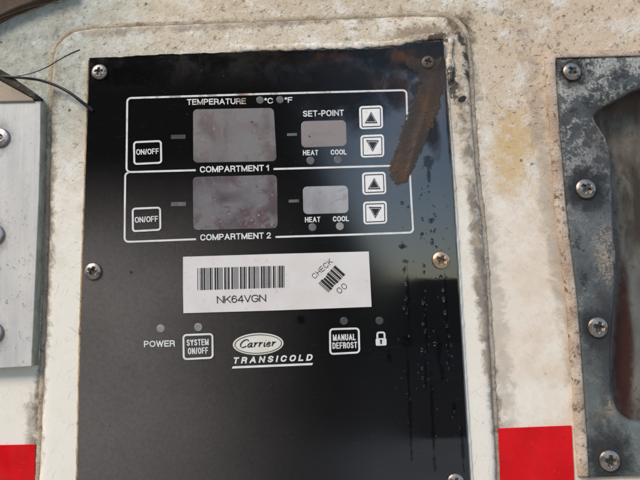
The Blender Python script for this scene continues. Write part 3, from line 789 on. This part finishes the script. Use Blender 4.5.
# ------------------------------------------------------------------ screws
def screw_mesh(name, mat, r=.0050, hgt=.0021, cross=True, hole=False):
    bm = bmesh.new(); N, K = 84, 30; rows = []
    for k in range(K + 1):
        t = k / K; rr = r * t; row = []
        for i in range(N):
            q = 2 * math.pi * i / N; x, z = rr * math.cos(q), rr * math.sin(q)
            y = hgt * math.sqrt(max(0, 1 - (t * .93) ** 2)) if t < 1 else hgt * .30
            if cross:
                a, b_ = abs(x) / r, abs(z) / r
                arm = min(max(a / .50, b_ / .17), max(b_ / .50, a / .17))
                core = math.hypot(a, b_) / .22
                e = min(arm, core); s = min(1, max(0, (1.12 - e) / .3))
                y -= s * hgt * (.78 - .35 * max(a, b_))
            if hole:
                s = min(1, max(0, (.36 - t) / .08)); y -= s * hgt * .65
            row.append(bm.verts.new((x, -y, z)))
        rows.append(row)
    base = [bm.verts.new((v.co.x * 1.0, 0.0003, v.co.z * 1.0)) for v in rows[-1]]; rows.append(base)
    for a, b_ in zip(rows[:-1], rows[1:]):
        for i in range(N): bm.faces.new((a[i], a[(i + 1) % N], b_[(i + 1) % N], b_[i]))
    bmesh.ops.remove_doubles(bm, verts=rows[0], dist=1e-7)
    bmesh.ops.recalc_face_normals(bm, faces=bm.faces[:])
    me = bpy.data.meshes.new(name); bm.to_mesh(me); bm.free()
    for p in me.polygons: p.use_smooth = True
    me.materials.append(mat); return me
me_screw, me_brass, me_crust = screw_mesh('screw', screw_m), screw_mesh('screw', screw_rust_m), screw_mesh('screw', screw_crust_m)
me_rivet = screw_mesh('rivet', rivet_m, .0056, .0016, False, True)
def put(me, name, px, py, h, parent, rot, sc=1.0, label=None, tilt=(0, 0)):
    o = bpy.data.objects.new(name, me); COL.objects.link(o); o.parent = parent
    o.location = W(px, py, h) - root_of(parent); o.rotation_euler = (tilt[0], rot, tilt[1]); o.scale = (sc, sc, sc)
    if label: o['label'] = label
    return o
for (me, x, y, rot, sc, lb) in ((me_screw, 99.7, 72.3, .1, .90, None), (me_screw, 93.3, 271.3, .5, .94, None), (me_brass, 441, 260.3, .45, .98, 'rust tinted brassy screw'),
                                (me_crust, 428, 62.5, .4, .74, 'screw crusted over with rust'), (me_screw, 455.5, 482, .3, .9, None), (me_screw, 87, 492, .7, .9, None)):
    put(me, 'screw', x, y, PT, panel, rot, sc, lb, (random.uniform(-.05, .05), random.uniform(-.05, .05)))

# ------------------------------------------------------------------ barcode sticker
LT = PT + .0004
stick = empty('barcode_sticker', W(277, 310, PT), 'white paper barcode sticker across the middle of the black control panel', 'sticker')
LB = [(183, 256.8), (276, 253.9), (368.8, 251.5), (369.6, 268), (371.6, 306.8), (277, 310.4), (183.4, 313.2), (183, 290)]
link('sticker_paper', slab_bm(LB, PT + .00004, LT), paper_m, stick)
C39 = {'N': 'nnnnwnnww', 'K': 'wnnnnnnww', '6': 'nnwwwnnnn', '4': 'nnnwwnnnw', 'V': 'nwwnnnnnw' if False else 'nwwnnnnnw', 'G': 'nnnnnwwnw', '*': 'nwnnwnwnn'}
seq = []
for ch in '*NK64VGN*':
    for i, e in enumerate(C39[ch]): seq.append((i % 2 == 0, 2.6 if e == 'w' else 1.0))
    seq.append((False, 1.0))
tot = sum(w for _, w in seq); bb = bmesh.new(); x = 0
def onlab(u, v):
    a = Vector((197.3, 268.1)).lerp(Vector((285, 265.6)), u); c = Vector((197.5, 290.2)).lerp(Vector((285, 287.5)), u); return a.lerp(c, v)
for ink, w in seq:
    if ink:
        u0, u1 = x / tot, (x + w * .96) / tot
        sheet_bm([onlab(u0, 0), onlab(u1, 0), onlab(u1, 1), onlab(u0, 1)], LT + .0001, bb)
    x += w
part('barcode', bb, black_ink, stick)
part('sticker_lettering', text_bm('NK64VGN', (217, 303.4), (266.2, 301.6), 7.3, LT + .0001, .125), black_ink, stick)
part('sticker_lettering', text_bm('CHECK', (314.8, 279.2), (333, 262.2), 5.4, LT + .0001, .10, gap=1.0), black_ink, stick)
part('sticker_lettering', text_bm('00', (339.6, 294.2), (347.8, 287.0), 6.0, LT + .0001, .10, gap=1.5), black_ink, stick)
bb = bmesh.new(); pat = [1, .8, 1, .8, 3.4, .7, 3.2, 1.0, 2.6, .7, 3.4, .9, 1, .8, 3.0, 1.2, 1, .8, 3.4]; tot = sum(pat); x = 0
a, c = Vector((318.4, 283.2)), Vector((335.0, 265.3)); ex = Vector((10.2, 9.2))
for i, w in enumerate(pat):
    if i % 2 == 0:
        p, q = a.lerp(c, x / tot), a.lerp(c, (x + w) / tot); k = .9 if 4 < i < 10 else 1.0; o2 = ex * (.06 if 4 < i < 10 else 0)
        sheet_bm([p + o2, q + o2, q + ex * k + o2, p + ex * k + o2], LT + .0001, bb)
    x += w
part('barcode', bb, black_ink, stick)

# ------------------------------------------------------------------ red reflective tapes on the wall
tape_r = link('reflective_tape', slab_bm([(498.2, 428.6), (535, 427), (571.5, 425.6), (574, 470), (577, 540), (504.5, 543), (500.2, 480)], .0002, .0007, .0001, 1), tape_m, loc=W(536, 500))
tag(tape_r, 'red reflective tape patch between the panel surround and the galvanised plate', 'reflective tape', 'red reflective tape on the wall')
tape_l = link('reflective_tape', slab_bm([(-90, 446.5), (0, 445.2), (35.2, 444.5), (34.6, 480), (33.5, 540), (-90, 546)], .0002, .0007, .0001, 1), tape_m, loc=W(-20, 500))
tag(tape_l, 'red reflective tape below the riveted aluminium plate at the left edge', 'reflective tape', 'red reflective tape on the wall')

# ------------------------------------------------------------------ aluminium plate with rivets
AH = .0072
alu = empty('aluminium_plate', W(-20, 366, 0), 'flat grey aluminium plate with rivets fixed left of the panel surround', 'metal plate')
link('plate', slab_bm([(-70, 102.5), (0, 102), (40.5, 101), (40.2, 140), (38.6, 200), (36, 260), (33.3, 320), (31.3, 366.3), (0, 368), (-70, 371)], .0003, AH, .0003, 2), alu_m, alu)
# its weathered cut edge, 0.2 mm proud of the plate side
fe = [W(p[0], p[1], AH) for p in ((40.5, 101), (40.2, 140), (38.6, 200), (36, 260), (33.3, 320), (31.3, 366.3))]
bm = bmesh.new(); 
q0 = [bm.verts.new((v.x + .0003, -AH + .0006, v.z)) for v in fe]; q1 = [bm.verts.new((v.x + .0003, -.0002, v.z)) for v in fe]
for i in range(len(fe) - 1): bm.faces.new((q0[i], q1[i], q1[i + 1], q0[i + 1]))
for f in bm.faces:
    f.normal_update()
    if f.normal.x < 0: f.normal_flip()
rr_ = bmesh.ops.extrude_face_region(bm, geom=bm.faces[:]); bmesh.ops.translate(bm, verts=[v for v in rr_['geom'] if isinstance(v, bmesh.types.BMVert)], vec=(-.0005, 0, 0))
link('cut_edge', bm, alu_side_m, alu)
for (x, y, rot) in ((.5, 138, 0), (-5, 235, 1), (-6, 333, 2)): put(me_rivet, 'rivet', x, y, AH, alu, rot, .98)

br = empty('bracket', W(0, 100, 0), 'tan bracket end with dirt caked sloping edge above the aluminium plate', 'bracket')
link('bracket_face', slab_bm([(-70, 38), (0, 80.5), (33, 98.6), (33.5, 101), (0, 101.6), (-70, 102)], .0004, .0085, .0005, 2), tan_block_m, br)
bm = slab_bm([(-70, 26), (0, 69), (8, 73.5), (12, 77), (24, 85), (35.5, 93.5), (36, 100), (32, 97.5), (0, 80), (-70, 37.5)], .0004, .0092, .0008, 2)
bmesh.ops.triangulate(bm, faces=bm.faces[:])
link('caked_edge', bm, dark_dirt_m, br)

# trim strip crossing the top left corner
tr = link('trim_strip', slab_bm([Vector(p) for p in catmull([(-90, 62), (-40, 38), (0, 16), (20, 7), (42, -1), (70, -10)], 4)] + [Vector((70, -60)), Vector((-90, -60))], .0003, .0062, .0012, 3), brown_m, loc=W(0, 0))
tag(tr, 'dark brown weathered trim crossing the top left corner above the wall', 'trim')

# ------------------------------------------------------------------ cables and stray wires
def wire(name, pts, r, label, cat, mat=rubber_m, group=None, r1=None):
    P3 = [W(x, y, h) for x, y, h in pts]; Q = catmull(P3, .0012)
    rad = (lambda i, n: r + ((r1 or r) - r) * i / n)
    return tag(link(name, tube_bm(Q, rad, 10), mat, loc=P3[0], smooth=True), label, cat, group)
wire('cable', [(-12, 75, .004), (6, 76.5, .0096), (24, 78, .0098), (40, 80.2, .008), (56, 85.5, .0078), (70, 93, .0082), (80, 100.5, .0078), (87.5, 106.5, .0066), (93, 111, .0056)], .00062,
     'thick black cable curving down from the bracket to the edge of the panel', 'cable', r1=.00092)
wire('thin_wire', [(4, 77, .0096), (18, 76, .0105), (32, 73, .012), (46, 67.5, .013), (58, 60.5, .014), (70, 54, .014), (80, 49.8, .0125)], .00022,
     'thin loose black wire sticking up from the bracket with its end free', 'wire', r1=.00038)
for i, (pts, lb) in enumerate(((((-10, 23, .0085), (8, 15, .009), (26, 8.5, .010), (45, 4, .010), (60, 2.5, .0085)), 'fine grey strand of wire just under the brown trim'),
                               (((-10, 27, .006), (10, 17.5, .008), (30, 11.5, .009), (50, 3, .0095), (64, -4, .010)), 'longer fine strand of wire hanging lowest below the brown trim'))):
    wire('thin_wire', pts, .00016, lb, 'wire', brown_m)

# ------------------------------------------------------------------ galvanised recessed handle pan
pan = empty('recessed_pan', W(680, 476, 0), 'rusty galvanised steel recessed pan screwed to the wall at the right edge', 'handle recess')
FH = .0022
FL = [(555, 58), (640, 55.8), (700, 54), (815, 50), (825, 200), (831, 469), (640, 475.5), (589, 477.5), (583.5, 385), (577, 300), (566, 210), (558, 110)]
flo = catmull(FL, 400, True)
def resample(pts, n):
    P = [Vector(p) for p in pts]; seg = [(P[i], P[(i + 1) % len(P)]) for i in range(len(P))]; T = sum((b_ - a).length for a, b_ in seg); out = []
    for k in range(n):
        d = T * k / n
        for a, b_ in seg:
            l = (b_ - a).length
            if d <= l: out.append(a.lerp(b_, d / l)); break
            d -= l
    return out
N = 160
op = resample(OPENS, N)
cen = Vector((690, 265))
# flange: rays from the centre to the outer outline, one vertex per opening vertex, corners kept
def outer_hit(p):
    d = (p - cen); best = None
    for i in range(len(FL)):
        a, b_ = Vector(FL[i]), Vector(FL[(i + 1) % len(FL)]); e = b_ - a
        den = d.x * e.y - d.y * e.x
        if abs(den) < 1e-9: continue
        t = ((a.x - cen.x) * e.y - (a.y - cen.y) * e.x) / den; s = ((a.x - cen.x) * d.y - (a.y - cen.y) * d.x) / den
        if t > 0 and -1e-6 <= s <= 1 + 1e-6 and (best is None or t < best): best = t
    return cen + d * best
ou = [outer_hit(p) for p in op]
for cx in (0, 3, 5, 7):                                    # snap nearest ray to the true corners
    k = min(range(N), key=lambda i: (ou[i] - Vector(FL[cx])).length); ou[k] = Vector(FL[cx])
bm = bmesh.new(); rows = []
def row(pts, h, wob=0.0): rows.append([bm.verts.new(W(p.x, p.y, h + wob * nz(p.x, p.y, 2, .05))) for p in pts])
def blend(t, grow=0.0): return [o_.lerp(i_, t) for o_, i_ in zip(ou, op)]
def inset(d): return [p + (cen - p).normalized() * d * (.22 + .78 * min(1, max(0, (p.y - 380) / 30))) for p in op]
back = [bm.verts.new((W(p.x, p.y, FH).x, -.0003, W(p.x, p.y, FH).z)) for p in ou]; rows.append(back)
row(ou, FH - .0003); row([p + (cen - p).normalized() * .6 for p in ou], FH)
for t in (.15, .3, .45): row(blend(t), FH, .0004)
row(inset(-9), FH, .0004); row(inset(-6), FH - .0003, .0004); row(inset(-3.6), FH - .0009, .0003); row(inset(-1.6), FH - .0020); row(inset(-.3), FH - .0040); row(inset(.3), FH - .007); row(inset(.6), -.013)
for a, b_ in zip(rows[:-1], rows[1:]):
    for i in range(N): bm.faces.new((a[i], a[(i + 1) % N], b_[(i + 1) % N], b_[i]))
link('flange', bm, galv_m, pan, smooth=True)
bm = bmesh.new(); fl = [W(*p) for p in ((582, 66), (806, 66), (806, 450), (582, 450))]
# dished floor: grid sunk 14 mm, swelling forward towards the lower left
xs = [v.x for v in fl]; zs = [v.z for v in fl]; gx, gz = 70, 140; GG = []
for i in range(gx + 1):
    r0 = []
    for j in range(gz + 1):
        x = min(xs) + (max(xs) - min(xs)) * i / gx; z = min(zs) + (max(zs) - min(zs)) * j / gz
        edge_ = min(i, gx - i) / gx; y = .0125 + nz(x * 60, z * 40, 3) * .0012
        r0.append(bm.verts.new((x, y, z)))
    GG.append(r0)
for i in range(gx):
    for j in range(gz): bm.faces.new((GG[i][j], GG[i + 1][j], GG[i + 1][j + 1], GG[i][j + 1]))
bx = bmesh.ops.extrude_face_region(bm, geom=bm.faces[:]); bmesh.ops.translate(bm, verts=[v for v in bx['geom'] if isinstance(v, bmesh.types.BMVert)], vec=(0, .0015, 0))
link('pan_floor', bm, pan_m, pan, smooth=True)
# corroded weld lump on the edge and the worn lower lip
def lump(cx, cy, rx, ry, hgt, h0, seed):
    bm = bmesh.new(); K, N_ = 14, 40; rows = []
    for k in range(K + 1):
        t = k / K; rows.append([])
        for i in range(N_):
            q = 2 * math.pi * i / N_; wob = 1 + .22 * nz(math.cos(q) * 1.6, math.sin(q) * 1.6, seed)
            x, y = cx + rx * t * wob * math.cos(q), cy + ry * t * wob * math.sin(q)
            h = h0 + hgt * (1 - t ** 2.2) * (1 + .7 * nz(x, y, seed, .22)) - (.0012 * t ** 6)
            rows[-1].append(bm.verts.new(W(x, y, h)))
    for a, b_ in zip(rows[:-1], rows[1:]):
        for i in range(N_): bm.faces.new((a[i], a[(i + 1) % N_], b_[(i + 1) % N_], b_[i]))
    bmesh.ops.remove_doubles(bm, verts=rows[0], dist=1e-8)
    return bm
link('weld_lump', lump(608, 257, 7.5, 21, .0004, FH - .0004, 3), corr_m, pan, smooth=True)
for (x, y, rot, sc) in ((571.4, 72, .9, 1.04), (585.3, 189, .7, 1.12), (597.3, 327.3, .35, 1.12), (609, 460.3, .2, 1.12)):
    put(me_screw, 'screw', x, y, FH, pan, rot, sc, None, (random.uniform(-.07, .07), random.uniform(-.07, .07)))
# sealant strip round the flange
SO = [(552.5, 55), (640, 50.5), (805, 44), (822, 200), (828, 484), (640, 490), (580, 493), (576.5, 440), (573.5, 380), (571, 300), (565, 190), (559, 110)]
SI = FL
so_, si_ = resample(catmull(SO, 60, True), N), None
bm = bmesh.new()
def strip_path(a, b_, w0, w1, seed):
    """flat topped bead between px points lists of outer and inner edges"""
    L, Rr = [], []
    rows = []
    for (p, q) in zip(a, b_):
        p, q = Vector(p), Vector(q); p = p + (p - q).normalized() * (nz(p.x, p.y, seed, .12) * .9 + nz(p.x, p.y, seed + 4, .5) * .4)
        hh = .0030 * (1 + .12 * nz(p.x, p.y, seed, .2))
        rows.append([bm.verts.new(W(*v, h)) for v, h in ((p, -.0002), (p.lerp(q, .04), hh * .55), (p.lerp(q, .34), hh * .92), (p.lerp(q, .88), hh * 1.05), (p.lerp(q, .985), hh * .95), (q + (q - p).normalized() * .6, FH * .5))])
    for r0, r1 in zip(rows[:-1], rows[1:]):
        for k in range(5): bm.faces.new((r0[k], r1[k], r1[k + 1], r0[k + 1]))
def lerp_list(pts, n):
    P = [Vector(p) for p in pts]; T = sum((P[i + 1] - P[i]).length for i in range(len(P) - 1)); out = []
    for k in range(n):
        d = T * k / (n - 1)
        for i in range(len(P) - 1):
            l = (P[i + 1] - P[i]).length
            if d <= l + 1e-6: out.append(P[i].lerp(P[i + 1], d / l)); break
            d -= l
    return out
strip_path(lerp_list([(577, 476), (574.5, 440), (571.5, 385), (565.5, 300), (554.5, 210), (547.5, 110), (543.5, 56), (547, 51.5), (640, 49.3), (832, 42)], 150),
           lerp_list([(588.8, 476), (586.8, 440), (583.2, 385), (577, 300), (566, 210), (558, 110), (555.2, 60), (555.5, 58), (640, 55.8), (815, 50)], 150), 0, 0, 2)
link('sealant_strip', bm, strip_m, pan, smooth=True)

# ------------------------------------------------------------------ water drops on the panel
def drop_mesh(seed):
    bm = bmesh.new(); bmesh.ops.create_icosphere(bm, subdivisions=3, radius=1)
    for v in bm.verts:
        v.co.x *= 1 + .15 * nz(v.co.x, v.co.z, seed); v.co.y *= .55
        if v.co.y > .05: v.co.y = .05
        v.co.z *= 1.1 + .2 * nz(v.co.z, seed, 1)
    me = bpy.data.meshes.new('water_drop'); bm.to_mesh(me); bm.free(); me.materials.append(drop_m)
    for p in me.polygons: p.use_smooth = True
    return me
dm = [drop_mesh(i * 1.7) for i in range(4)]
spots = [(406, 284, 2.6), (404, 270, 2.2), (424, 272, 2), (441, 277, 2.6), (446, 278, 1.8), (436, 279, 1.7), (402, 247, 2.6), (432, 243, 2.4), (424, 266, 2.0), (404, 308, 2), (407, 313, 1.6),
         (423, 303, 2), (423, 324, 2.1), (425, 332, 1.5), (443, 290, 2.2), (444, 300, 2.3), (445, 313, 2.4), (447, 326, 2.3), (449, 336, 2), (451, 345, 1.6), (435, 344, 2.6), (422, 350, 2.4),
         (452, 356, 1.6), (402, 203, 2.4), (408, 207, 1.8), (430, 221, 2.5), (422, 234, 2.4), (432, 240, 2.2), (431, 231, 1.6), (421, 195, 1.6), (433, 160, 1.3), (428, 186, 1.6), (429, 192, 1.5),
         (410, 399, 1.8), (422, 368, 2), (423, 378, 1.8), (424, 386, 1.6), (454, 412, 2), (460, 428, 1.2), (447, 363, 1.5), (427, 60, 1.6), (417, 75, 1.6), (432, 103, 1.5)]
for k in range(26):
    x = random.choice((404, 423, 432, 445)) + random.gauss(0, 4); y = random.uniform(165, 400)
    spots.append((min(x, 450 if y > 200 else 444), y, random.uniform(.6, 1.2)))
for x0, ya, yb in ((404, 262, 340), (423, 265, 390), (444, 280, 370), (434, 205, 262), (421, 185, 250)):
    for k in range(9):
        y = random.uniform(ya, yb); spots.append((x0 + (y - ya) * .05 + random.gauss(0, 1.3), y, random.uniform(.6, 1.5)))
for k in range(36):
    y = random.uniform(150, 455); spots.append((random.uniform(396, 441 + (y - 150) * .06), y, random.uniform(.45, 1.15)))
for i, (x, y, r_) in enumerate(spots):
    o = bpy.data.objects.new('water_drop', dm[i % 4]); COL.objects.link(o)
    o.location = W(x, y, PT); s = r_ * U * .72; o.scale = (s, s, s * random.uniform(1, 1.25)); o.rotation_euler = (0, random.uniform(-.4, .4), 0)
    tag(o, 'small clear water drop clinging to the right side of the black panel', 'water drop', 'water drops on the right side of the control panel')
